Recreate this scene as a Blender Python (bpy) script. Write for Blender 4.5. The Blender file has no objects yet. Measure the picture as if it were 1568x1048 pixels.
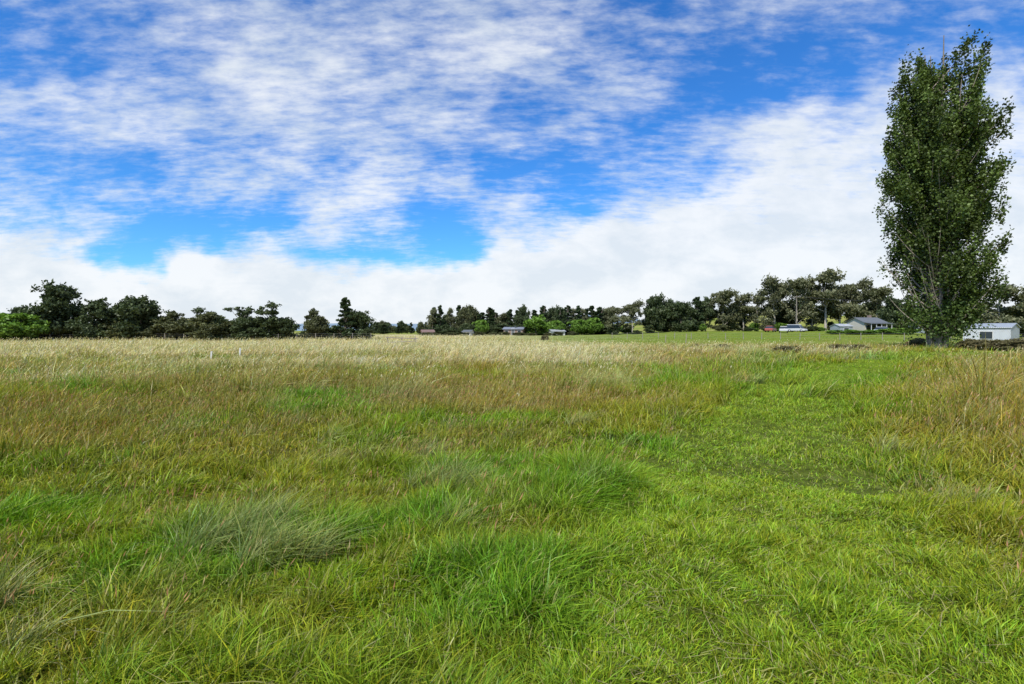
import bpy, math, numpy as np
from mathutils import Vector
R = np.random.default_rng(7)
scene = bpy.context.scene
scene.view_settings.view_transform='Standard'
scene.view_settings.look='None'
scene.view_settings.exposure=0

# ---------------------------------------------------------------- helpers
def ss(a,b,x):
    t=np.clip((np.asarray(x,float)-a)/(b-a),0,1); return t*t*(3-2*t)
def _hash(i,j,s):
    n=(i*374761393+j*668265263+s*1442695041)&0xffffffff
    n=((n^(n>>13))*1274126177)&0xffffffff
    n=n^(n>>16)
    return (n&0xffffff)/float(0xffffff)
def vnoise(x,y,s=0):
    x=np.asarray(x,float);y=np.asarray(y,float)
    xi=np.floor(x).astype(np.int64);yi=np.floor(y).astype(np.int64)
    fx=x-xi;fy=y-yi;fx=fx*fx*(3-2*fx);fy=fy*fy*(3-2*fy)
    a=_hash(xi,yi,s);b=_hash(xi+1,yi,s);c=_hash(xi,yi+1,s);d=_hash(xi+1,yi+1,s)
    return (a*(1-fx)+b*fx)*(1-fy)+(c*(1-fx)+d*fx)*fy
def fbm(x,y,s=0,o=4):
    v=0;a=.5;t=0
    for k in range(o):
        v=v+a*vnoise(x*2**k+17*k,y*2**k-9*k,s+k);t+=a;a*=.5
    return v/t

def make_mesh(name,V,F,col=None,midx=None,mats=(),smooth=False):
    me=bpy.data.meshes.new(name)
    V=np.asarray(V,np.float32);F=np.asarray(F,np.int32)
    me.vertices.add(len(V));me.vertices.foreach_set("co",V.ravel())
    me.loops.add(F.size);me.loops.foreach_set("vertex_index",F.ravel())
    me.polygons.add(len(F))
    me.polygons.foreach_set("loop_start",np.arange(len(F),dtype=np.int32)*F.shape[1])
    for m in mats: me.materials.append(m)
    if midx is not None: me.polygons.foreach_set("material_index",np.asarray(midx,np.int32))
    if smooth: me.polygons.foreach_set("use_smooth",np.ones(len(F),bool))
    me.update(calc_edges=True)
    if col is not None:
        a=me.attributes.new("col",'FLOAT_COLOR','POINT')
        c=np.ones((len(V),4),np.float32);c[:,:np.shape(col)[1]]=col
        a.data.foreach_set("color",c.ravel())
    return me
def obj(name,me,loc=(0,0,0),parent=None,rotz=0,link=True,scale=None):
    o=bpy.data.objects.new(name,me)
    o.location=loc;o.rotation_euler=(0,0,rotz)
    if scale: o.scale=scale
    if parent: o.parent=parent
    if link: scene.collection.objects.link(o)
    return o
class B:
    def __init__(s): s.V=[];s.F=[];s.C=[];s.M=[];s.n=0
    def add(s,V,F,C,m=0):
        V=np.asarray(V,float).reshape(-1,3);F=np.asarray(F,int)
        s.V.append(V);s.F.append(F+s.n);s.C.append(np.broadcast_to(np.asarray(C,float),(len(V),3)));s.M.append(np.full(len(F),m));s.n+=len(V)
    def mesh(s,name,mats,smooth=False):
        return make_mesh(name,np.vstack(s.V),np.vstack(s.F),np.vstack(s.C),np.concatenate(s.M),mats,smooth)
def tube(b,P,rad,col,m=1,ns=6):
    P=np.asarray(P,float);n=len(P)
    T=np.gradient(P,axis=0);T/=np.linalg.norm(T,axis=1)[:,None]+1e-9
    ref=np.where(np.abs(T[:,2:3])<.9,np.array([[0,0,1.]]),np.array([[1.,0,0]]))
    U=np.cross(T,ref);U/=np.linalg.norm(U,axis=1)[:,None]+1e-9
    W=np.cross(T,U)
    a=np.linspace(0,2*np.pi,ns,endpoint=False)
    rad=np.asarray(rad,float).reshape(-1,1,1)*np.ones((n,1,1))
    V=P[:,None,:]+rad*(np.cos(a)[None,:,None]*U[:,None,:]+np.sin(a)[None,:,None]*W[:,None,:])
    i=np.arange(n-1)[:,None]*ns;j=np.arange(ns)[None,:];k=(j+1)%ns
    F=np.stack([i+j,i+k,i+ns+k,i+ns+j],-1).reshape(-1,4)
    b.add(V.reshape(-1,3),F,col,m)
def leaves(b,C,size,col,rng,m=0,asp=.6,up=0.0):
    n=len(C)
    a=rng.normal(size=(n,3));a/=np.linalg.norm(a,axis=1)[:,None]
    q=rng.normal(size=(n,3));q[:,2]*=(1-up)
    c=np.cross(a,q);c/=np.linalg.norm(c,axis=1)[:,None]+1e-9
    s=(np.asarray(size)*np.ones(n)*rng.uniform(.7,1.3,n))[:,None]
    V=np.stack([C-a*s,C+c*s*asp-a*s*.15,C+a*s,C-c*s*asp-a*s*.15],1).reshape(-1,3)
    F=np.arange(4*n).reshape(n,4)
    b.add(V,F,np.repeat(col,4,axis=0),m)

# ---------------------------------------------------------------- node helpers
def newmat(name):
    m=bpy.data.materials.new(name);m.use_nodes=True
    nt=m.node_tree;nt.nodes.clear()
    return m,nt
def N(nt,t,**k):
    n=nt.nodes.new(t)
    for a,v in k.items(): setattr(n,a,v)
    return n
def setin(nt,node,i,v):
    if isinstance(v,bpy.types.NodeSocket): nt.links.new(v,node.inputs[i])
    elif v is not None: node.inputs[i].default_value=v
def M(nt,op,a,b=None,c=None,clamp=False):
    n=N(nt,'ShaderNodeMath',operation=op);n.use_clamp=clamp
    setin(nt,n,0,a);setin(nt,n,1,b);setin(nt,n,2,c)
    return n.outputs[0]
def MixC(nt,f,a,b,mode='MIX'):
    n=N(nt,'ShaderNodeMix',data_type='RGBA',blend_type=mode)
    setin(nt,n,0,f);setin(nt,n,6,a);setin(nt,n,7,b)
    return n.outputs[2]
def simple(name,col,rough=.7,var=.15,scale=3.0,metal=0.0,spec=.3):
    m,nt=newmat(name)
    out=N(nt,'ShaderNodeOutputMaterial');p=N(nt,'ShaderNodeBsdfPrincipled')
    tc=N(nt,'ShaderNodeTexCoord');nz=N(nt,'ShaderNodeTexNoise')
    nz.inputs['Scale'].default_value=scale;nz.inputs['Detail'].default_value=6
    nt.links.new(tc.outputs['Object'],nz.inputs['Vector'])
    c1=(col[0]*(1-var),col[1]*(1-var),col[2]*(1-var),1);c2=(min(1,col[0]*(1+var)),min(1,col[1]*(1+var)),min(1,col[2]*(1+var)),1)
    nt.links.new(MixC(nt,nz.outputs[0],c1,c2),p.inputs['Base Color'])
    p.inputs['Roughness'].default_value=rough;p.inputs['Metallic'].default_value=metal
    p.inputs['Specular IOR Level'].default_value=spec
    nt.links.new(p.outputs[0],out.inputs[0])
    return m
def foliage_mat(name,transl,gloss=.06,rough=.45):
    m,nt=newmat(name)
    out=N(nt,'ShaderNodeOutputMaterial');p=N(nt,'ShaderNodeBsdfDiffuse')
    at=N(nt,'ShaderNodeAttribute',attribute_name='col');c=at.outputs['Color']
    nt.links.new(c,p.inputs['Color'])
    last=p.outputs[0]
    if transl>0:
        tr=N(nt,'ShaderNodeBsdfTranslucent')
        nt.links.new(MixC(nt,1.0,c,(1.2,1.25,.5,1),'MULTIPLY'),tr.inputs['Color'])
        mx=N(nt,'ShaderNodeMixShader');mx.inputs[0].default_value=transl
        nt.links.new(last,mx.inputs[1]);nt.links.new(tr.outputs[0],mx.inputs[2]);last=mx.outputs[0]
    if gloss>0:
        g=N(nt,'ShaderNodeBsdfGlossy');g.inputs['Roughness'].default_value=rough;g.inputs['Color'].default_value=(.9,.95,.85,1)
        m2=N(nt,'ShaderNodeMixShader');m2.inputs[0].default_value=gloss
        nt.links.new(last,m2.inputs[1]);nt.links.new(g.outputs[0],m2.inputs[2]);last=m2.outputs[0]
    nt.links.new(last,out.inputs[0])
    return m
MAT_LEAF=foliage_mat('leaf_foliage',.2,.02)
MAT_GRASS=foliage_mat('grass_blade',.28,.018,.4)
def barkmat():
    m,nt=newmat('bark')
    out=N(nt,'ShaderNodeOutputMaterial');p=N(nt,'ShaderNodeBsdfPrincipled')
    at=N(nt,'ShaderNodeAttribute',attribute_name='col')
    tc=N(nt,'ShaderNodeTexCoord');mp=N(nt,'ShaderNodeMapping');mp.inputs['Scale'].default_value=(6,6,1.2)
    nz=N(nt,'ShaderNodeTexNoise');nz.inputs['Detail'].default_value=4;nz.inputs['Scale'].default_value=2
    nt.links.new(tc.outputs['Object'],mp.inputs[0]);nt.links.new(mp.outputs[0],nz.inputs['Vector'])
    k=M(nt,'MULTIPLY_ADD',nz.outputs[0],1.4,.3)
    cc=N(nt,'ShaderNodeCombineXYZ')
    for i in range(3): nt.links.new(k,cc.inputs[i])
    nt.links.new(MixC(nt,1.0,at.outputs['Color'],cc.outputs[0],'MULTIPLY'),p.inputs['Base Color'])
    p.inputs['Roughness'].default_value=.9
    nt.links.new(p.outputs[0],out.inputs[0]);return m
MAT_BARK=barkmat()

# ---------------------------------------------------------------- camera
cam=bpy.data.cameras.new('camera');co=bpy.data.objects.new('camera',cam);scene.collection.objects.link(co)
cam.lens=18;cam.sensor_width=36;cam.clip_end=12000;cam.clip_start=.05
CAMH=1.6
co.location=(0,0,CAMH);co.rotation_euler=(math.radians(90-1.3),0,0)
scene.camera=co

# ---------------------------------------------------------------- world
SUN_AZ=math.radians(212);SUN_EL=math.radians(52)
S=Vector((math.sin(SUN_AZ)*math.cos(SUN_EL),math.cos(SUN_AZ)*math.cos(SUN_EL),math.sin(SUN_EL)))
w=bpy.data.worlds.new('World');scene.world=w;w.use_nodes=True
try: w.cycles.sampling_method='NONE'
except Exception as ex: print(ex)
nt=w.node_tree;nt.nodes.clear()
out=N(nt,'ShaderNodeOutputWorld');bg=N(nt,'ShaderNodeBackground');bg.inputs['Strength'].default_value=.1
sky=N(nt,'ShaderNodeTexSky');sky.sky_type='NISHITA';sky.sun_disc=False
sky.sun_elevation=SUN_EL;sky.sun_rotation=SUN_AZ;sky.air_density=1.0;sky.dust_density=.3;sky.ozone_density=2.0
tc=N(nt,'ShaderNodeTexCoord');sx=N(nt,'ShaderNodeSeparateXYZ');nt.links.new(tc.outputs['Generated'],sx.inputs[0])
X,Y,Z=sx.outputs
yy=M(nt,'MAXIMUM',M(nt,'ABSOLUTE',Y),.15)
u=M(nt,'DIVIDE',X,yy);v=M(nt,'DIVIDE',Z,yy)
zz=M(nt,'ADD',M(nt,'MAXIMUM',Z,0.0),.16)
cp=N(nt,'ShaderNodeCombineXYZ');nt.links.new(M(nt,'DIVIDE',X,zz),cp.inputs[0]);nt.links.new(M(nt,'DIVIDE',Y,zz),cp.inputs[1])
cu=N(nt,'ShaderNodeCombineXYZ');nt.links.new(u,cu.inputs[0]);nt.links.new(v,cu.inputs[1])
def noise(vec,scale,detail,rough=.55,dist=0.0,rot=0,sc=(1,1,1),loc=(0,0,0)):
    mp=N(nt,'ShaderNodeMapping');nt.links.new(vec,mp.inputs[0])
    mp.inputs['Rotation'].default_value=(0,0,math.radians(rot));mp.inputs['Scale'].default_value=sc;mp.inputs['Location'].default_value=loc
    n=N(nt,'ShaderNodeTexNoise');n.noise_dimensions='2D';n.inputs['Scale'].default_value=scale;n.inputs['Detail'].default_value=detail
    n.inputs['Roughness'].default_value=rough;n.inputs['Distortion'].default_value=dist
    nt.links.new(mp.outputs[0],n.inputs['Vector']);return n
wn=noise(cu.outputs[0],6,3,.6,0,0,(1,1.3,1))
ws=N(nt,'ShaderNodeSeparateColor');nt.links.new(wn.outputs['Color'],ws.inputs[0])
uw=M(nt,'ADD',u,M(nt,'MULTIPLY',M(nt,'SUBTRACT',ws.outputs[0],.5),.20))
vw=M(nt,'ADD',v,M(nt,'MULTIPLY',M(nt,'SUBTRACT',ws.outputs[1],.5),.10))
G=[
[.22,.28,.38,.40,.50,.45,.45,.50,.50,.35,.25,.50,.55,.45,.30,.40,.50],
[.18,.18,.28,.40,.60,.50,.50,.65,.75,.40,.15,.32,.35,.24,.10,.12,.12],
[.20,.28,.32,.40,.80,.60,.48,.50,.65,.35,.38,.08,0,.05,.30,.35,.45],
[.60,.75,.48,.52,.75,.65,.50,.48,.30,.45,.50,.02,0,.45,.80,.75,.60],
[.36,.48,.75,.60,.52,.55,.52,.60,.38,.45,.22,.48,.95,.60,.85,.85,.90],
[.38,.32,.24,.42,.48,.52,.55,.42,.12,.18,.30,.42,.82,.85,.95,.95,.95],
[.44,.42,.40,.32,.38,.60,.78,.48,.48,.28,.38,.80,.95,.85,1.0,1.0,1.0],
[.52,.50,.28,.08,.14,.60,.52,.10,.52,.88,.92,.95,.85,.95,1.0,1.0,1.0],
[.80,.88,.22,.88,.82,.44,.25,.30,.95,1.0,1.0,1.0,1.0,1.0,1.0,1.0,1.0]]
fac=M(nt,'MULTIPLY_ADD',uw,.5,.5,clamp=True)
rp=M(nt,'DIVIDE',M(nt,'SUBTRACT',.645,vw),.0638)
rp=M(nt,'MINIMUM',M(nt,'MAXIMUM',rp,0.0),10.0)
Cv=M(nt,'MULTIPLY',M(nt,'SUBTRACT',rp,8.0,clamp=True),1.1)
for i,row in enumerate(G):
    wgt=M(nt,'MAXIMUM',M(nt,'SUBTRACT',1.0,M(nt,'ABSOLUTE',M(nt,'SUBTRACT',rp,float(i)))),0.0)
    r=N(nt,'ShaderNodeValToRGB');cr=r.color_ramp;cr.interpolation='EASE'
    cr.elements[0].position=0;cr.elements[1].position=1
    for k in range(1,16): cr.elements.new(k/16)
    for k,e in enumerate(cr.elements):
        g=max(0,row[k]);e.color=(g,g,g,1)
    nt.links.new(fac,r.inputs[0])
    Cv=M(nt,'ADD',Cv,M(nt,'MULTIPLY',wgt,r.outputs[0]))
nA=noise(cp.outputs[0],1.6,6,.62,.15,25,(1,1.5,1),(3,1,0)).outputs[0]
nB=noise(cp.outputs[0],11,4,.6,.1,20,(.9,2.2,1)).outputs[0]
nC=noise(cu.outputs[0],8,7,.62,.1,-12,(1,1.6,1),(5,2,0)).outputs[0]
hi=M(nt,'MULTIPLY',v,2.6,clamp=True)
sumn=M(nt,'ADD',M(nt,'MULTIPLY',M(nt,'SUBTRACT',nA,.5),.6),M(nt,'MULTIPLY',M(nt,'MULTIPLY',M(nt,'SUBTRACT',nB,.5),.75),hi))
sumn=M(nt,'ADD',sumn,M(nt,'MULTIPLY',M(nt,'SUBTRACT',nC,.5),.75))
den=M(nt,'ADD',Cv,sumn)
con=M(nt,'MULTIPLY_ADD',M(nt,'SUBTRACT',1.0,hi),1.3,.95)
den=M(nt,'MULTIPLY_ADD',M(nt,'SUBTRACT',den,.5),con,.48)
mr=N(nt,'ShaderNodeMapRange',interpolation_type='SMOOTHSTEP');nt.links.new(den,mr.inputs[0])
mr.inputs[1].default_value=.03;mr.inputs[2].default_value=1.05
alpha=M(nt,'MULTIPLY',mr.outputs[0],M(nt,'MULTIPLY_ADD',hi,-.10,1.0))
hs=N(nt,'ShaderNodeHueSaturation');hs.inputs['Saturation'].default_value=1.22;hs.inputs['Value'].default_value=1.0
nt.links.new(sky.outputs[0],hs.inputs['Color'])
skyc=MixC(nt,1.0,hs.outputs[0],(.62,1.28,1.9,1),'MULTIPLY')
nD=noise(cu.outputs[0],6,6,.6,.1,0,(1,2.0,1),(1,7,0)).outputs[0]
shade=N(nt,'ShaderNodeMapRange');nt.links.new(nD,shade.inputs[0]);shade.inputs[1].default_value=.35;shade.inputs[2].default_value=.6
ccol=MixC(nt,shade.outputs[0],(7.7,8.35,9.0,1),(9.3,9.6,9.9,1))
fin=MixC(nt,alpha,skyc,ccol)
nt.links.new(fin,bg.inputs['Color']);nt.links.new(bg.outputs[0],out.inputs[0])

sl=bpy.data.lights.new('sun','SUN');sl.energy=4.9;sl.angle=math.radians(.5);sl.color=(1,.95,.84)
so=bpy.data.objects.new('sun',sl);scene.collection.objects.link(so);so.rotation_euler=S.to_track_quat('Z','Y').to_euler();so.location=(0,0,50)

# ---------------------------------------------------------------- terrain
PATH=np.array([(.6,.5),(1.1,2.3),(2.0,4.3),(3.2,6.5),(4.7,9.4),(7.4,13.5),(12.6,19.8),(20,27),(27,33),(40,38),(60,42)])
def pathdist(x,y):
    x=np.asarray(x,float);y=np.asarray(y,float)
    best=np.full(x.shape,1e9);side=np.zeros(x.shape)
    for a,b in zip(PATH[:-1],PATH[1:]):
        dx,dy=b-a;t=np.clip(((x-a[0])*dx+(y-a[1])*dy)/(dx*dx+dy*dy),0,1)
        d=np.hypot(x-a[0]-t*dx,y-a[1]-t*dy)
        s=np.sign((x-a[0])*dy-(y-a[1])*dx)
        side=np.where(d<best,s,side);best=np.minimum(best,d)
    return best,side
def height(x,y):
    r=np.hypot(x,y)
    h=(fbm(x/3.,y/3.,11,3)-.5)*.16*ss(1,6,r)+(fbm(x/14.,y/14.,12,3)-.5)*.35*ss(8,30,r)
    h=h+(fbm(x/.55,y/.55,13,2)-.5)*.10*(1-ss(9,16,r))
    h=h+ss(60,140,y)*ss(10,60,x)*1.3+ss(150,420,y)*ss(40,200,x)*12
    return h
GREEN=np.array([.215,.325,.013]);LUSH=np.array([.150,.300,.017]);OLIVE=np.array([.310,.310,.024]);BROWN=np.array([.38,.255,.062]);STRAW=np.array([.80,.69,.42]);LAWN=np.array([.26,.385,.026])
def mix(a,b,t): t=np.asarray(t)[...,None];return a*(1-t)+b*t
def strawmask(x,y):
    uu=x/np.maximum(y,1)
    n=fbm(x/7.,y/2.4,31,4)
    m=ss(17,25,y)*ss(.40,.52,n)*(1-ss(.12,.42,uu))
    m=np.maximum(m,ss(28,42,y)*.8*(1-ss(.05,.24,uu)))
    m=np.maximum(m,ss(22,34,y)*ss(.58,.64,n)*.6*(1-ss(60,80,y)))
    m=np.maximum(m,np.exp(-(((x+13)/3)**2+((y-15)/1.4)**2))*.95)
    m=np.maximum(m,ss(.64,.74,fbm(x/2.5,y/1.4,33,3))*ss(9,14,y)*.4)
    return m
def brownmask(x,y):
    pd,sd=pathdist(x,y);r=np.hypot(x,y)
    m=ss(1.6,3.6,pd)*(sd>0)*ss(4.,7,y)*.8
    m=np.maximum(m,ss(5,12,r)*ss(.40,.60,fbm(x/4.,y/2.,41,4))*.85*ss(1.6,4,pd))
    m=np.maximum(m,ss(.54,.70,fbm(x/1.3,y/.9,42,4))*(.28+.3*ss(4,9,r))*ss(.6,2,pd))
    return m
def pathmask(x,y,n1):
    pd,sd=pathdist(x,y);r=np.hypot(x,y)
    return (1-ss(.95,1.5,pd+.8*(n1-.5)))*(.6+.4*ss(3,6,r))
def fieldcol(x,y):
    r=np.hypot(x,y)
    n1=fbm(x/1.1,y/.8,21,4);n2=fbm(x/3.5,y/1.8,22,4)
    c=mix(GREEN,LUSH,ss(.42,.60,n1))
    c=mix(c,OLIVE,ss(.38,.60,n2)*(.4+.5*ss(2.5,9,r)))
    c=mix(c,BROWN,brownmask(x,y)*.7)
    c=mix(c,STRAW,strawmask(x,y)*.9)
    c=mix(c,LAWN,pathmask(x,y,n1)*.9)
    far=ss(45,75,y)*ss(-.12,.12,x/np.maximum(y,1))
    c=mix(c,np.array([.22,.31,.04]),far*.8)
    hc=mix(np.array([.24,.32,.05]),np.array([.40,.40,.10]),ss(.4,.65,fbm(x/60,y/60,51)))
    c=mix(c,hc,ss(150,220,y))
    return c
rad=np.concatenate([[0.0],np.geomspace(.4,6000,230)]);na=720
ang=np.linspace(0,2*np.pi,na,endpoint=False)
RR,AA=np.meshgrid(rad,ang,indexing='ij');GX=RR*np.sin(AA);GY=RR*np.cos(AA)
GZ=height(GX,GY)
i=np.arange(len(rad)-1)[:,None]*na;j=np.arange(na)[None,:];k=(j+1)%na
F=np.stack([i+j,i+na+j,i+na+k,i+k],-1).reshape(-1,4)
gcol=fieldcol(GX.ravel(),GY.ravel())
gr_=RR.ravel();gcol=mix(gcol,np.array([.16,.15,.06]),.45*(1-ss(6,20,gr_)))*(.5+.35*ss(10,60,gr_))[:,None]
m,nt=newmat('meadow_ground')
out=N(nt,'ShaderNodeOutputMaterial');p=N(nt,'ShaderNodeBsdfPrincipled');at=N(nt,'ShaderNodeAttribute',attribute_name='col')
geo=N(nt,'ShaderNodeNewGeometry');nz=N(nt,'ShaderNodeTexNoise');nz.inputs['Scale'].default_value=5;nz.inputs['Detail'].default_value=9;nz.inputs['Roughness'].default_value=.75
nt.links.new(geo.outputs['Position'],nz.inputs['Vector'])
kk=N(nt,'ShaderNodeMapRange');nt.links.new(nz.outputs[0],kk.inputs[0]);kk.inputs[1].default_value=.35;kk.inputs[2].default_value=.65;kk.inputs[3].default_value=.35;kk.inputs[4].default_value=1.2
cc=N(nt,'ShaderNodeCombineXYZ')
for q in range(3): nt.links.new(kk.outputs[0],cc.inputs[q])
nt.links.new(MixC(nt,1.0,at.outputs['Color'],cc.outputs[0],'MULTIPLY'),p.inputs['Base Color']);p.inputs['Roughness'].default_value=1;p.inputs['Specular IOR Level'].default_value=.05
bp=N(nt,'ShaderNodeBump');bp.inputs['Strength'].default_value=.6;bp.inputs['Distance'].default_value=.1;nt.links.new(nz.outputs[0],bp.inputs['Height']);nt.links.new(bp.outputs[0],p.inputs['Normal'])
nt.links.new(p.outputs[0],out.inputs[0])
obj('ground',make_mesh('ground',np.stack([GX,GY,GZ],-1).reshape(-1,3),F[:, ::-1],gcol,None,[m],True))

# ---------------------------------------------------------------- grass (real blades, one mesh)
gV=[];gF=[];gC=[];gN=0
def addstrips(P,side,wd,C):
    global gN
    n,k=P.shape[:2]
    o=side[:,None,:]*wd[:,:,None]*.5
    V=np.stack([P-o,P+o],2)
    idx=np.arange(n*k*2).reshape(n,k,2)+gN
    F=np.stack([idx[:,:-1,0],idx[:,:-1,1],idx[:,1:,1],idx[:,1:,0]],-1).reshape(-1,4)
    gV.append(V.reshape(-1,3).astype(np.float32));gF.append(F.astype(np.int32));gC.append(np.repeat(C[:,:,None,:],2,2).reshape(-1,3).astype(np.float32));gN+=n*k*2
def scatter(n,r0,r1,half,p):
    t=R.uniform(0,1,n);r=(r0**p+(r1**p-r0**p)*t)**(1/p)
    a=np.radians(R.uniform(-half,half,n));return r*np.sin(a),r*np.cos(a)
def grass(nc,per,r0,r1,half,p,segs,crad):
    cx,cy=scatter(nc,r0,r1,half,p)
    r=np.hypot(cx,cy)
    n1=fbm(cx/1.1,cy/.8,21,4)
    pdd,sdd=pathdist(cx,cy)
    bm=brownmask(cx,cy);sm=strawmask(cx,cy);pm=pathmask(cx,cy,n1)
    hN=fbm(cx/.7,cy/.7,61,3);hB=fbm(cx/.22,cy/.22,63,2);hT=fbm(cx/2.2,cy/1.6,65,3)
    lawn=ss(45,75,cy)*ss(-.12,.12,cx/np.maximum(cy,1))
    straw=(R.uniform(size=nc)<sm*.9)
    tus=(fbm(cx/.5,cy/.5,67,2)>.765)&(pm<.3)&(r>2.4)
    lone=(tus&(R.uniform(size=nc)<.6))
    turf=(lawn>.5)
    lush=ss(.45,.62,n1)*(1-ss(8,14,r))
    col=fieldcol(cx,cy)
    hgt=.040+.07*ss(.35,.75,hN)+.10*ss(.5,.8,hB)+.06*ss(.48,.7,hT)+.04*lush
    hgt=hgt*(1+1.3*ss(6,16,r)*(pm<.5))
    hgt=hgt*(1+.75*ss(1.6,3.4,pdd)*(sdd>0)*(1-ss(14,25,r)))
    hgt*=R.uniform(.7,1.35,nc)
    hgt=hgt*(1-.62*pm)+.014
    hgt=np.where(lone,R.uniform(.18,.38,nc),hgt)
    hgt=np.where(straw,R.uniform(.34,.70,nc),hgt)
    hgt=np.where(turf,R.uniform(.05,.12,nc),hgt)
    fa=fbm(cx/.45,cy/.45,71,2)*16.0+R.normal(size=nc)*.6
    wind=np.stack([.18+.48*np.cos(fa),.05+.48*np.sin(fa)],1)
    wind[straw|lone]=np.array([.50,.05])
    wind[straw]+=R.normal(size=(straw.sum(),2))*.12
    ctint=R.uniform(.60,1.38,nc)[:,None]*np.stack([R.uniform(.82,1.2,nc),np.ones(nc),R.uniform(.8,1.2,nc)],1)
    ccol=col*ctint
    ccol=np.where(lone[:,None],ccol*.5+np.array([.38,.38,.18])*.5,ccol)
    ids=np.repeat(np.arange(nc),per);n=len(ids);rb=r[ids]
    tight=np.where((straw|lone)[ids],.5,1)
    bx=cx[ids]+R.normal(size=n)*crad*tight;by=cy[ids]+R.normal(size=n)*crad*tight
    L=hgt[ids]*R.uniform(.5,1.35,n)
    az=R.uniform(0,6.283,n);dd=np.stack([np.cos(az),np.sin(az)],1)*R.uniform(.1,1.05,n)[:,None]+wind[ids]*R.uniform(.4,1.5,n)[:,None]
    curl=R.uniform(.6,1.35,n)
    wbase=R.choice([.003,.0045,.0075],n,p=[.40,.4,.20])*(1+.35*lush[ids])
    wbase=np.where((straw|lone)[ids],.003,wbase)+.0009*rb
    bz=height(bx,by)-.01
    ts=np.linspace(0,1,segs+1);k=segs+1
    P=np.zeros((n,k,3));wd=np.zeros((n,k));C=np.zeros((n,k,3))
    nd=np.linalg.norm(dd,axis=1).clip(0,1.5)
    br=R.uniform(.62,1.38,n)
    dry=(R.uniform(size=n)<.06)
    bc=ccol[ids]*br[:,None]*np.stack([R.uniform(.82,1.22,n),np.ones(n),R.uniform(.7,1.3,n)],1)
    bc=np.where(dry[:,None],bc*.4+np.array([.33,.28,.12]),bc)
    for q,t in enumerate(ts):
        P[:,q,:2]=np.stack([bx,by],1)+dd*(L*t**1.5)[:,None]
        P[:,q,2]=bz+L*(t-.42*curl*t*t*nd)
        wd[:,q]=wbase*(1-t**1.7*.95)
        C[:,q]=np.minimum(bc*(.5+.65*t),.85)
    sd=np.stack([-np.sin(az),np.cos(az)],1)+R.normal(size=(n,2))*.5
    sd/=np.linalg.norm(sd,axis=1)[:,None]
    side=np.concatenate([sd,R.normal(size=(n,1))*.25],1)
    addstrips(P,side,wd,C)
    pr=np.clip(bm*.7*(.4+.6*ss(4,9,r))+.06*ss(3,8,r)+.5*straw,0,1)*(~turf)*(pm<.4)
    sel=np.where(R.uniform(size=nc)<pr)[0];reps=2 if r0<18 else 1
    sel=np.repeat(sel,reps);n=len(sel)
    if n:
        bx=cx[sel]+R.normal(size=n)*crad*1.2;by=cy[sel]+R.normal(size=n)*crad*1.2;rb=r[sel]
        L=(hgt[sel]*1.0+R.uniform(.05,.18,n))*R.uniform(.8,1.1,n)
        dd=R.normal(size=(n,2))*.13+np.array([.2,.02])
        P=np.zeros((n,4,3));ts=[0,.4,.75,1]
        for q,t in enumerate(ts):
            P[:,q,:2]=np.stack([bx,by],1)+dd*(L*t**1.8)[:,None];P[:,q,2]=height(bx,by)+L*(t-.12*t*t)
        az=R.uniform(0,6.28,n);side=np.stack([np.cos(az),np.sin(az),np.zeros(n)],1)
        sc=np.array([.28,.27,.08])*R.uniform(.8,1.25,(n,1))
        wst=(.0014+.0003*rb)[:,None]*np.ones((1,4))
        addstrips(P,side,wst,np.repeat(sc[:,None],4,1))
        dr=P[:,3]-P[:,2];dr/=np.linalg.norm(dr,axis=1)[:,None]
        hl=R.uniform(.025,.07,n)*(1+rb*.01)
        top=P[:,3]
        H3=np.stack([top-dr*hl[:,None]*.2,top+dr*hl[:,None]*.35,top+dr*hl[:,None]],1)
        hw=(.005+.0008*rb);W3=np.stack([hw*.15,hw,hw*.1],1)
        hc=np.where(R.uniform(size=(n,1))<.6,np.array([.40,.21,.10]),np.array([.42,.33,.15]))*R.uniform(.7,1.25,(n,1))
        hc=np.where(straw[sel][:,None],np.array([.78,.70,.46])*R.uniform(.8,1.08,(n,1)),hc)
        addstrips(H3,side,W3,np.repeat(hc[:,None],3,1))
grass(20000,21,.8,6,58,1.7,3,.045)
grass(23000,12,6,18,54,1.35,2,.10)
grass(20000,10,18,50,51,1.3,2,.22)
grass(12000,8,50,125,50,1.3,1,.6)
n=4500;x,y=scatter(n,1,9,58,1.6);a=R.uniform(0,6.28,n);L=R.uniform(.04,.2,n)
P=np.zeros((n,2,3));z=height(x,y)+R.uniform(.02,.07,n)
P[:,0]=np.stack([x,y,z],1);P[:,1]=P[:,0]+np.stack([np.cos(a)*L,np.sin(a)*L,R.uniform(-.2,.3,n)*L],1)
addstrips(P,np.stack([-np.sin(a),np.cos(a),np.zeros(n)],1),np.full((n,2),.0024),np.repeat((np.array([.46,.39,.20])*R.uniform(.5,1.1,(n,1)))[:,None],2,1))
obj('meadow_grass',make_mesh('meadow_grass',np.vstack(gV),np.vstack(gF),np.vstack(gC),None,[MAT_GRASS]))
gV=gF=gC=None

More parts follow.
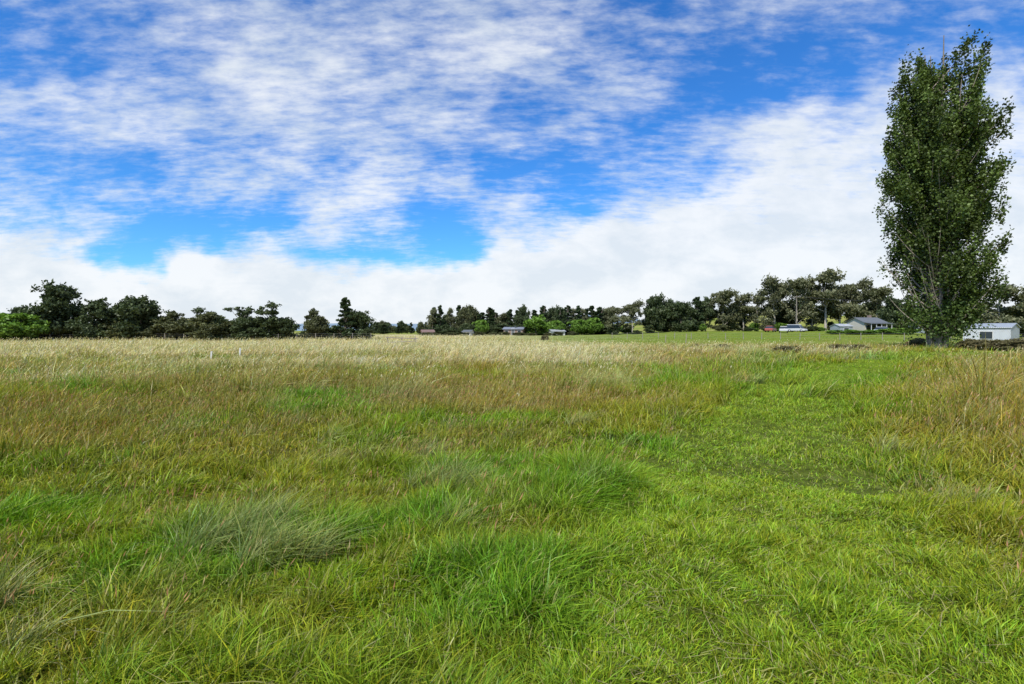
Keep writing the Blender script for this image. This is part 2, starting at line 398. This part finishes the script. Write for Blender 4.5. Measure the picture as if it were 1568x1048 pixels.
# ---------------------------------------------------------------- trees
def leafcols(rng,n,c0,c1,shade):
    t=np.clip(rng.normal(.45,.28,n),0,1)[:,None]
    return (np.array(c0)*(1-t)+np.array(c1)*t)*np.asarray(shade).reshape(-1,1)
def crown_tree(seed,H,Wd,kind,c0,c1,leaf=.26,bark=(.16,.13,.1),dens=1.0):
    rng=np.random.default_rng(seed);b=B()
    cl=[]
    if kind=='round':
        nC=int(26*dens)
        for _ in range(nC):
            z=rng.uniform(.16,.97);a=rng.uniform(0,6.28)
            env=Wd*.5*math.sin(math.pi*min(1,(z*.82+.16)))**.6
            rr=env*rng.uniform(.35,1)*.85
            cl.append((rr*math.cos(a),rr*math.sin(a),z*H*.94,Wd*rng.uniform(.10,.19),.6))
        trunk_top=.8
    elif kind=='pine':
        nC=int(40*dens)
        for q in range(nC):
            z=(q+.5)/nC;a=rng.uniform(0,6.28)
            env=Wd*.5*(1-z)**.75*rng.uniform(.5,1.15)
            z2=.08+z*.9
            for f in (.4,.85):
                cl.append((env*f*math.cos(a),env*f*math.sin(a),z2*H+f*.04*H,max(.35,Wd*.12*(1.1-z)),.45))
        trunk_top=.98
    elif kind=='euc':
        nC=int(17*dens)
        for q in range(nC):
            a=rng.uniform(0,6.28);z=rng.uniform(.5,.97) if rng.random()<.75 else rng.uniform(.25,.55)
            rr=Wd*.5*rng.uniform(.15,1)*math.sqrt(max(.1,1.15-z*.9))
            cl.append((rr*math.cos(a),rr*math.sin(a),z*H*.96,Wd*rng.uniform(.09,.18),.5))
        trunk_top=.6
    lean=rng.normal(size=2)*.04*H
    P=[(lean[0]*t*t,lean[1]*t*t,H*trunk_top*t-.3*(t==0)) for t in np.linspace(0,1,7)]
    tr=H*.022+.03
    tube(b,P,np.linspace(tr,tr*.25,7),bark,1,7)
    P=np.array(P)
    for (x,y,z,rad_,fl) in cl:
        t=np.clip((z/H-.18)/trunk_top,.12,.92);s0=np.array([np.interp(t,np.linspace(0,1,7),P[:,q]) for q in range(3)])
        e=np.array([x,y,z]);mid=(s0+e)/2+np.array([0,0,-.03*H])+rng.normal(size=3)*.02*H
        tt=np.linspace(0,1,5)[:,None]
        Q=s0*(1-tt)**2+2*mid*tt*(1-tt)+e*tt**2
        tube(b,Q,np.linspace(tr*.35,.02,5),bark,1,4)
        nl=int(150*(rad_/ .9)**2*(.26/leaf)**2*1.6)+30
        if kind=='euc': nl=int(nl*.65)
        sub=rng.normal(size=(max(3,nl//22),3))*rad_*.55;sub[:,2]*=fl
        pick=sub[rng.integers(0,len(sub),nl)]
        pos=e+pick+rng.normal(size=(nl,3))*rad_*.24*np.array([1,1,.8])
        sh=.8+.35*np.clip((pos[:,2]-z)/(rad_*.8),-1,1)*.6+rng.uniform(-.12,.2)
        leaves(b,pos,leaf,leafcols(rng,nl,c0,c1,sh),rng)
    return b.mesh(kind,[MAT_LEAF,MAT_BARK])
DK0=(.045,.068,.030);DK1=(.105,.135,.055)
PN0=(.035,.060,.026);PN1=(.080,.115,.045)
EU0=(.105,.120,.060);EU1=(.22,.22,.12)
OL0=(.080,.095,.042);OL1=(.16,.165,.075)
GR0=(.11,.21,.03);GR1=(.22,.36,.06)
BR0=(.12,.095,.045);BR1=(.20,.16,.08)
LIB={}
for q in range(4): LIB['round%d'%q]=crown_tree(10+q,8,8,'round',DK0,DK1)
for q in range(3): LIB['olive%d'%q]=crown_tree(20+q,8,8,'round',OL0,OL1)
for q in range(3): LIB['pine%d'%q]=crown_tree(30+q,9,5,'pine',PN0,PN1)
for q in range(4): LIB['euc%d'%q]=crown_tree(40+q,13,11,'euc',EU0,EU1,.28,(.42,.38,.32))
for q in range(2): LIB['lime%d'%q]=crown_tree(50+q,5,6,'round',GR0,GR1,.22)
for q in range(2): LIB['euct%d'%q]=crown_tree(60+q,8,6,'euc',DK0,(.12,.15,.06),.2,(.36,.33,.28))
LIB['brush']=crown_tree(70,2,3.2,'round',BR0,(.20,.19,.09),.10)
BASE={'round':(8,8),'olive':(8,8),'pine':(9,5),'euc':(13,11),'lime':(5,6),'euct':(8,6),'brush':(2,3.2)}
NAME={'round':'macrocarpa_tree','olive':'wattle_tree','pine':'pine_tree','euc':'eucalyptus_tree','lime':'willow_tree','euct':'gum_tree','brush':'bramble_shrub'}
def tree(key,uu,d,H,Wd=None,parent=None,name=None):
    k=key.rstrip('0123456789');h0,w0=BASE[k];x=uu*d
    s=H/h0;sw=(Wd/w0) if Wd else s
    z=float(height(np.array(x),np.array(float(d))))
    return obj(name or NAME[k],LIB[key],(x,d,z-.05),parent,R.uniform(0,6.28),True,(sw,sw,s))
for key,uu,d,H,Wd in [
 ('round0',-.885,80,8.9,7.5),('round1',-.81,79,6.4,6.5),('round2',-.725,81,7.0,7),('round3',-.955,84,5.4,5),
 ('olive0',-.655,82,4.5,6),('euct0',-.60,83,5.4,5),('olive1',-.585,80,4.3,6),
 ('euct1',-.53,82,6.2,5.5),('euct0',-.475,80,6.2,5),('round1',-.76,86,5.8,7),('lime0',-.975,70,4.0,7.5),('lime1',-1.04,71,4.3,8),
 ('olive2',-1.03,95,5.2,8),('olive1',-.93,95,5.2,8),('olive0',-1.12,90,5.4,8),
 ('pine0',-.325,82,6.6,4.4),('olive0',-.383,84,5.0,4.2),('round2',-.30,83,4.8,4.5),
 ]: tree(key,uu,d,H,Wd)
hp=bpy.data.objects.new('shrub_row',None);scene.collection.objects.link(hp)
for q in range(46):
    uu=-1.15+q*.0156+R.normal()*.004
    tree('round%d'%R.integers(0,4) if R.random()<.6 else 'olive%d'%R.integers(0,3),uu,83+R.uniform(-3,3),R.uniform(2.0,3.9),R.uniform(4,6.5),hp,'shrub')
for q in range(7):
    tree('round%d'%R.integers(0,4),-.395+q*.017,86+R.uniform(-2,2),R.uniform(1.2,2.1),R.uniform(3,5),hp,'shrub')
cp_=bpy.data.objects.new('distant_tree_belt',None);scene.collection.objects.link(cp_)
for q in range(36):
    uu=-.155+q*.0098+R.normal()*.003
    kk_=R.choice(['pine0','pine1','pine2','round0','round3','olive1','euc0'],p=[.2,.2,.15,.15,.1,.1,.1])
    tree(str(kk_),uu,172+R.uniform(-8,12),R.uniform(7.0,10.4),R.uniform(4.5,7.5),cp_,'tree')
for q in range(26):
    tree('round%d'%R.integers(0,4),-.16+q*.014+R.normal()*.003,165+R.uniform(-4,4),R.uniform(1.8,3.8),R.uniform(4,8),cp_,'shrub')
for q in range(12):
    tree('olive%d'%R.integers(0,3),-.17+q*.026+R.normal()*.005,150+R.uniform(-3,3),R.uniform(.7,1.3),R.uniform(2.5,4.5),cp_,'shrub')
for q in range(14):
    tree(['pine1','round1','olive2'][q%3],-.275+q*.009+R.normal()*.002,240+R.uniform(-20,20),R.uniform(3.0,6.2),R.uniform(3,7),cp_,'tree')
for uu,H,Wd in ((.047,5.6,9),(.085,4.8,6),(-.06,5,5),(.16,5.5,6),(.13,4.9,6)): tree('lime%d'%R.integers(0,2),uu,160,H,Wd)
for key,uu,d,H,Wd in [('euc1',.205,150,8.6,8),('euc2',.235,148,9.4,8),('round0',.278,150,10.8,8),('round1',.305,152,9.6,7),('round2',.33,148,8.8,8),('pine1',.36,150,9.8,7),('round3',.378,152,9.6,6.5),
 ('euc3',.412,150,12,10),('olive1',.43,154,8,8),('euc0',.452,152,11,10),('euc1',.48,151,11.5,9),('euc2',.513,150,15.5,12),('olive0',.53,156,8.5,9),('euc3',.556,148,15.2,11),('euc0',.612,150,17.6,15),('euc1',.585,156,12,10),('euc3',.64,153,14,11),('euc2',.668,150,15,11),('euc3',.712,152,13,11),('olive2',.69,156,8,9),
 ('round0',.745,130,8.6,7),('olive2',.78,128,7.2,7),
 ('euc1',.955,90,9.8,9),('olive0',1.0,92,7,8),('euc0',1.03,88,9.8,10),('round0',.915,95,6.0,6),('euc2',1.12,90,10,9)]:
    tree(key,uu,d,H,Wd)
hr=bpy.data.objects.new('shrub_border',None);scene.collection.objects.link(hr)
for q in range(28):
    uu=.19+q*.0205+R.normal()*.006
    tree(['olive0','round1','olive2','round2','lime0'][R.integers(0,5)],uu,(150 if uu<.7 else 118)+R.uniform(-5,8),R.uniform(1.0,3.0),R.uniform(2.5,6),hr,'shrub')
for uu,d,H,Wd in ((.63,107,1.0,4),(.66,106,1.1,5),(.70,105,1.0,5),(.735,104,1.2,5),(.77,103,1.2,5)): tree('lime%d'%R.integers(0,2),uu,d,H,Wd,hr,'shrub')
for q in range(20):
    uu=R.uniform(.3,1.2);d=R.uniform(330,440);tree(['olive0','round1','euc2','euc1'][q%4],uu,d,R.uniform(6,11),R.uniform(8,16),hr,'tree')
for q in range(30):
    uu=.33+q*.03+R.normal()*.008;tree(['olive0','round1','olive2','round2'][q%4],uu,425+R.uniform(-15,15),R.uniform(5,9),R.uniform(12,18),hr,'tree')
for uu,d,H,Wd in ((.53,33,.5,1.6),(.55,34,.45,1.4),(.67,36,.5,1.9),(.64,37,.45,1.8),(.80,52,.8,3),(.93,40,.75,2.8),(.97,39,.8,3),(1.01,38,.85,3),(.90,43,.7,2.6),(.41,40,.45,1.6),(.36,44,.4,1.2),(.065,84,.8,1.6)):
    tree('brush',uu,d,H,Wd)

def poplar():
    rng=np.random.default_rng(5);b=B();H=28.2
    zs=np.array([0,.04,.12,.25,.4,.55,.7,.82,.9,.96,1.0])
    ws=np.array([.9,2.4,3.5,4.1,4.2,4.0,3.85,3.3,2.6,1.6,.5])
    bark=(.20,.17,.14)
    stemsP=[]
    for s in range(9):
        a=s/9*6.28+rng.normal()*.3;r0=rng.uniform(.1,.6) if s else 0;top=rng.uniform(.72,.95) if s else .97
        tt=np.linspace(0,1,12);sp=rng.uniform(.5,1.6) if s else .1
        P=np.stack([np.cos(a)*(r0+sp*tt**.8)+rng.normal()*.2*tt,np.sin(a)*(r0+sp*tt**.8)+.2*np.sin(tt*5+a),-.3+H*top*tt],1)
        tube(b,P,np.linspace(.42 if s==0 else rng.uniform(.16,.28),.03,12),bark,1,8);stemsP.append(P)
    for q in range(340):
        P=stemsP[rng.integers(0,9)]
        t0=rng.uniform(.03,.88)**.9;s0=np.array([np.interp(t0,np.linspace(0,1,12),P[:,k]) for k in range(3)])
        a=rng.uniform(0,6.28);L=rng.uniform(2.5,6.0)*(1-.35*t0)
        z1=min(s0[2]+L,H*rng.uniform(.89,1.0));env=np.interp(z1/H,zs,ws)*rng.uniform(.4,1.1)
        if rng.random()<.12: env*=1.1
        e=np.array([np.cos(a)*env,np.sin(a)*env,z1])
        mid=np.array([s0[0]*.35+e[0]*.65,s0[1]*.35+e[1]*.65,s0[2]*.6+z1*.4])
        tt=np.linspace(0,1,8)[:,None];Q=s0*(1-tt)**2+2*mid*tt*(1-tt)+e*tt**2
        tube(b,Q,np.linspace(.07,.012,8),np.array(bark)*1.6,1,4)
        sparse=(np.cos(a)<-.5 and z1<.36*H)
        ncl=rng.integers(8,13) if not sparse else rng.integers(3,6)
        bs=rng.uniform(.5,1.35)
        for c in range(ncl):
            tq=rng.uniform(.3,1.06);cc_=s0*(1-tq)**2+2*mid*tq*(1-tq)+e*tq**2+rng.normal(size=3)*np.array([.22,.22,.3])
            nl=rng.integers(28,52) if not sparse else rng.integers(12,22)
            pos=cc_+rng.normal(size=(nl,3))*np.array([.16,.16,.42])
            leaves(b,pos,.108,leafcols(rng,nl,(.050,.078,.018),(.125,.18,.04),bs*rng.uniform(.8,1.2)*np.ones(nl)),rng,asp=.75)
    for q in range(80):
        a=rng.uniform(0,6.28);rr=rng.uniform(.5,2.4)
        pos=np.array([rr*np.cos(a),rr*np.sin(a),rng.uniform(1.2,3.8)])+rng.normal(size=(50,3))*.4
        leaves(b,pos,.11,leafcols(rng,50,(.045,.075,.018),(.10,.155,.035),np.ones(50)),rng,asp=.75)
    return b.mesh('poplar',[MAT_LEAF,MAT_BARK])
pd_=45.;obj('poplar_tree',poplar(),(.832*pd_,pd_,float(height(np.array(.832*pd_),np.array(pd_)))))

# ---------------------------------------------------------------- distant hills
uu=np.linspace(-2.2,2.2,500)
def hillH(u): return 24+14*fbm(u*6,u*0,80,4)+62*np.exp(-((u-.17)/.09)**2)+30*np.exp(-((u-.9)/.3)**2)+10*np.exp(-((u+.3)/.12)**2)
rows=[]
for t,rr in ((0,2200),(.35,2400),(.75,2650),(1,2900),(.6,3300),(0,3900)):
    rows.append(np.stack([uu*rr,np.full_like(uu,rr),hillH(uu)*t*(1+.15*fbm(uu*20,uu*0+t*5,81,3))-(3 if t==0 else 0)],1))
V=np.vstack(rows);n_=len(uu)
i=np.arange(5)[:,None]*n_;j=np.arange(n_-1)[None,:]
F=np.stack([i+j,i+j+1,i+n_+j+1,i+n_+j],-1).reshape(-1,4)
obj('distant_hills',make_mesh('distant_hills',V,F,None,None,[simple('hill_haze_tint',(.20,.27,.33),1,.3,.01)],True))  # blue-grey albedo carries painted aerial haze, not the hills' own colour

# ---------------------------------------------------------------- built things
def box(name,sz,loc,mat,parent,bev=0,rot=(0,0,0)):
    x,y,z=[s/2 for s in sz]
    V=[(-x,-y,-z),(x,-y,-z),(x,y,-z),(-x,y,-z),(-x,-y,z),(x,-y,z),(x,y,z),(-x,y,z)]
    F=[(0,3,2,1),(4,5,6,7),(0,1,5,4),(1,2,6,5),(2,3,7,6),(3,0,4,7)]
    me=bpy.data.meshes.new(name);me.from_pydata(V,[],F);me.materials.append(mat)
    o=obj(name,me,loc,parent);o.rotation_euler=rot
    if bev:
        md=o.modifiers.new('b','BEVEL');md.width=bev;md.segments=2
    return o
def gable(name,L,Wd,h,over,loc,mat,parent,th=.08):
    x=L/2+over;y=Wd/2+over;sl=h*(y/(Wd/2))
    pr=[(-y,h-sl),(0,h),(y,h-sl),(y,h-sl+th),(0,h+th),(-y,h-sl+th)]
    V=[(-x,a,c) for a,c in pr]+[(x,a,c) for a,c in pr]
    F=[(0,1,7,6),(1,2,8,7),(2,3,9,8),(3,4,10,9),(4,5,11,10),(5,0,6,11),(0,5,4,1),(1,4,3,2),(6,7,10,11),(7,8,9,10)]
    me=bpy.data.meshes.new(name);me.from_pydata(V,[],F);me.materials.append(mat);return obj(name,me,loc,parent)
def gable_wall(name,Wd,h,x,z,mat,parent,th=.1):
    y=Wd/2;V=[(x-th/2,-y,z),(x-th/2,y,z),(x-th/2,0,z+h),(x+th/2,-y,z),(x+th/2,y,z),(x+th/2,0,z+h)]
    F=[(0,2,1),(3,4,5),(0,1,4,3),(1,2,5,4),(2,0,3,5)]
    me=bpy.data.meshes.new(name);me.from_pydata(V,[],F);me.materials.append(mat);return obj(name,me,(0,0,0),parent)
glass=simple('window_glass',(.03,.04,.05),.15,.1,2,0,.6);white=simple('white_paint',(.62,.62,.6),.6,.06)
cream=simple('cream_weatherboard',(.50,.47,.40),.7,.08);brick=simple('brick_wall',(.24,.18,.15),.9,.2,8);dkroof=simple('dark_roof',(.12,.13,.14),.6,.15)
blroof=simple('blue_roof',(.19,.21,.25),.5,.1);rdroof=simple('red_roof',(.20,.13,.11),.6,.15);wood=simple('weathered_wood',(.30,.26,.21),.9,.3,6)
rubber=simple('rubber',(.03,.03,.03),.9);hub=simple('hub',(.5,.5,.52),.4,.05,2,.8)
def corr(name,col):
    m,nt=newmat(name)
    out=N(nt,'ShaderNodeOutputMaterial');p=N(nt,'ShaderNodeBsdfPrincipled');tc=N(nt,'ShaderNodeTexCoord')
    wv=N(nt,'ShaderNodeTexWave');wv.inputs['Scale'].default_value=4;wv.bands_direction='DIAGONAL';nt.links.new(tc.outputs['Object'],wv.inputs[0])
    nz=N(nt,'ShaderNodeTexNoise');nz.inputs['Scale'].default_value=1.5;nz.inputs['Detail'].default_value=6;nt.links.new(tc.outputs['Object'],nz.inputs[0])
    c=MixC(nt,nz.outputs[0],tuple(q*.75 for q in col)+(1,),tuple(min(1,q*1.2) for q in col)+(1,))
    nt.links.new(c,p.inputs[0]);bp=N(nt,'ShaderNodeBump');bp.inputs['Distance'].default_value=.03;nt.links.new(wv.outputs[0],bp.inputs['Height']);nt.links.new(bp.outputs[0],p.inputs['Normal'])
    p.inputs['Roughness'].default_value=.45;p.inputs['Metallic'].default_value=.3;nt.links.new(p.outputs[0],out.inputs[0]);return m
zinc=corr('corrugated_zinc',(.42,.46,.50));zroof=corr('zinc_roof',(.42,.44,.46))
def gz(x,y): return float(height(np.array(float(x)),np.array(float(y))))
def building(name,uu,d,L,Wd,wh,rh,wall,roof,rz=0,nwin=3,verandah=False,chim=False,over=.35,door=True):
    x=uu*d;e=bpy.data.objects.new(name,None);scene.collection.objects.link(e);e.location=(x,d,gz(x,d)-.05);e.rotation_euler=(0,0,rz)
    box('walls',(L,Wd,wh),(0,0,wh/2),wall,e)
    gable_wall('gable_end_1',Wd-.02,rh,-L/2+.06,wh,wall,e);gable_wall('gable_end_2',Wd-.02,rh,L/2-.06,wh,wall,e)
    gable('roof',L,Wd,rh,over,(0,0,wh+.02),roof,e)
    for q in range(nwin):
        wx=-L/2+(q+.5)*L/nwin
        if door and q==nwin//2:
            box('door',(.95,.06,2.0),(wx,-Wd/2-.04,1.02),dkroof,e);box('door_frame',(1.1,.04,2.1),(wx,-Wd/2-.022,1.06),white,e);continue
        ww=min(1.1,L/nwin*.5)
        box('window_frame',(ww+.14,.04,wh*.40+.14),(wx,-Wd/2-.022,wh*.58),white,e)
        box('window',(ww,.06,wh*.40),(wx,-Wd/2-.03,wh*.58),glass,e)
    if verandah:
        for q in range(5): box('post_%d'%q,(.1,.1,wh-.35),(-L/2+.1+q*(L-.2)/4,-Wd/2-1.8,(wh-.35)/2),white,e)
        box('verandah_roof',(L+.3,2.1,.07),(0,-Wd/2-1.0,wh-.2),roof,e,0,(math.radians(7),0,0))
    if chim: box('chimney',(.6,.6,1.2),(L*.25,.4,wh+rh),brick,e)
    return e
building('metal_shed',.935,60,4.2,3.0,2.0,.45,zinc,zinc,math.radians(-58),1,over=.12,door=False)
building('farm_house',.69,116,5.2,5,2.5,1.0,cream,dkroof,math.radians(8),3,True,True)
building('garden_shed',.643,114,3.0,3,1.6,.5,zinc,zroof,.1,1,over=.15,door=False)
building('brick_house',.005,160,6,5,1.9,.6,brick,blroof,math.radians(-12),3)
building('weatherboard_house',.087,158,4,4,1.3,.5,white,zroof,.25,2,door=False)
building('cottage',-.165,158,3.4,4,1.2,.6,brick,rdroof,.3,2,door=False)
building('white_cottage',-.085,158,2.4,3.5,1.2,.5,white,dkroof,-.3,2,door=False)
building('field_hut',.80,118,4,3,2,.7,zinc,zroof,.2,2,door=False)
def car(name,uu,d,col,rz,L=4.3,van=False):
    x=uu*d;e=bpy.data.objects.new(name,None);scene.collection.objects.link(e);e.location=(x,d,gz(x,d));e.rotation_euler=(0,0,rz)
    paint=simple(name+'_paint',col,.3,.03,2,.1,.6)
    def prism(nm,prof,w0,w1,mat,bev):
        zs_=[p[1] for p in prof];zmin,zmax=min(zs_),max(zs_);n=len(prof);V=[]
        for sgn in (-1,1):
            for (px_,pz_) in prof:
                t=(pz_-zmin)/(zmax-zmin);V.append((px_,sgn*(w0*(1-t)+w1*t)/2,pz_))
        F=[tuple(range(n)),tuple(range(2*n-1,n-1,-1))]+[(k,k+n,(k+1)%n+n,(k+1)%n) for k in range(n)]
        me=bpy.data.meshes.new(nm);me.from_pydata(V,[],F);me.materials.append(mat);o=obj(nm,me,(0,0,0),e)
        md=o.modifiers.new('b','BEVEL');md.width=bev;md.segments=2;return o
    h=L/2
    prism('body',[(-h,.35),(-h,.78),(-h+.15,.9),(h-1.2,.95),(h-.15,.78),(h,.6),(h,.32)],1.75,1.68,paint,.05)
    top=1.45 if not van else 1.9
    prism('glasshouse',[(-h+.2,.9),(-h+.6,top-.06),(h-2.0,top-.06),(h-1.2,.92)] if not van else [(-h+.03,.9),(-h+.1,top-.06),(h-1.5,top-.06),(h-.8,.92)],1.66,1.3,glass,.03)
    prism('roof',[(-h+.55,top-.09),(-h+.62,top),(h-2.05,top),(h-1.95,top-.09)] if not van else [(-h+.05,top-.5),(-h+.1,top),(h-1.5,top),(h-1.35,top-.2)],1.4,1.3,paint,.03)
    for sx_ in (-h+.8,h-.85):
        for sy in (-.8,.8):
            for nm,rr_,wd,mt in (('wheel',.32,.2,rubber),('hub',.18,.22,hub)):
                bb=B();tube(bb,[(0,-wd/2,0),(0,-wd/2+.001,0),(0,wd/2-.001,0),(0,wd/2,0)],[.01,rr_,rr_,.01],(0,0,0),0,18)
                obj(nm,bb.mesh(nm,[mt]),(sx_,sy,.32),e)
    return e
car('red_car',.505,122,(.36,.09,.07),.9);car('parked_van',.556,128,(.55,.55,.55),-.9,4.4,True);car('white_car',.53,118,(.55,.56,.58),1.1)
car('silver_car',.725,110,(.4,.42,.45),.5)
poles=[(1.15,95,9),(.86,130,9.5),(.555,135,9.5),(.36,170,9.5),(.20,200,9)]
tops=[]
for uu_,d,h_ in poles:
    x=uu_*d;z=gz(x,d);e=bpy.data.objects.new('utility_pole',None);scene.collection.objects.link(e);e.location=(x,d,z)
    bb=B();tube(bb,[(0,0,-.3),(0,0,h_/2),(0,0,h_)],[.16,.13,.1],(.22,.19,.16),1,8);obj('pole',bb.mesh('pole',[MAT_LEAF,MAT_BARK]),(0,0,0),e)
    box('crossarm',(2.0,.12,.12),(0,-.18,h_-.4),wood,e)
    for s_ in (-.9,-.35,.35,.9): box('insulator',(.07,.07,.16),(s_,-.18,h_-.26),white,e,.02)
    tops.append((x,d-.18,z+h_-.2))
wb=B()
for a,c in zip(tops[:-1],tops[1:]):
    for s_ in (-.9,.35,.9):
        tt=np.linspace(0,1,12)[:,None];P=np.array(a)*(1-tt)+np.array(c)*tt;P[:,2]-=(1.2*4*tt*(1-tt))[:,0];P[:,0]+=s_
        tube(wb,P,.018,(.05,.05,.05),0,4)
obj('power_lines',wb.mesh('power_lines',[simple('wire',(.05,.05,.05),.6)]))
fb=B()
def fence(P0,P1,n_,h_=1.1):
    pts=[]
    for t in np.linspace(0,1,n_):
        x=P0[0]*(1-t)+P1[0]*t;y=P0[1]*(1-t)+P1[1]*t;z=gz(x,y)
        tube(fb,[(x,y,z-.2),(x+R.normal()*.03,y,z+h_)],[.06,.05],(.28,.25,.21),0,5);pts.append((x,y,z))
    for hh in (.35,.7,1.0): tube(fb,[(p_[0],p_[1],p_[2]+hh) for p_ in pts],.008,(.3,.3,.3),0,3)
fence((-88,78),(-22,80),24);fence((18,92),(60,74),18);fence((60,74),(105,66),16)
obj('wire_fence',fb.mesh('wire_fence',[MAT_BARK]))
for uu_,d,h_,mt in ((-.532,30,.55,white),(-.588,29,.4,white),(.34,62,1.1,wood),(.30,66,.9,wood)):
    x=uu_*d;e=bpy.data.objects.new('marker_stake',None);scene.collection.objects.link(e);e.location=(x,d,gz(x,d))
    box('stake',(.09,.05,h_+.2),(0,0,h_/2),mt,e,.01,(0,math.radians(4),0));box('cap',(.1,.06,.05),(.03,0,h_+.12),mt,e,.01)
x,y=-.215*52,52;e=bpy.data.objects.new('wooden_rail',None);scene.collection.objects.link(e);e.location=(x,y,gz(x,y));e.rotation_euler=(0,0,.2)
for s_ in (-1.4,0,1.3): box('post',(.1,.1,1.0),(s_,0,.45),wood,e,.01,(0,.05*s_,0))
box('rail_top',(3.2,.06,.1),(0,-.09,.8),wood,e,.01,(0,.04,0));box('rail_low',(3.1,.06,.1),(0,-.09,.42),wood,e,.01,(0,-.05,0))
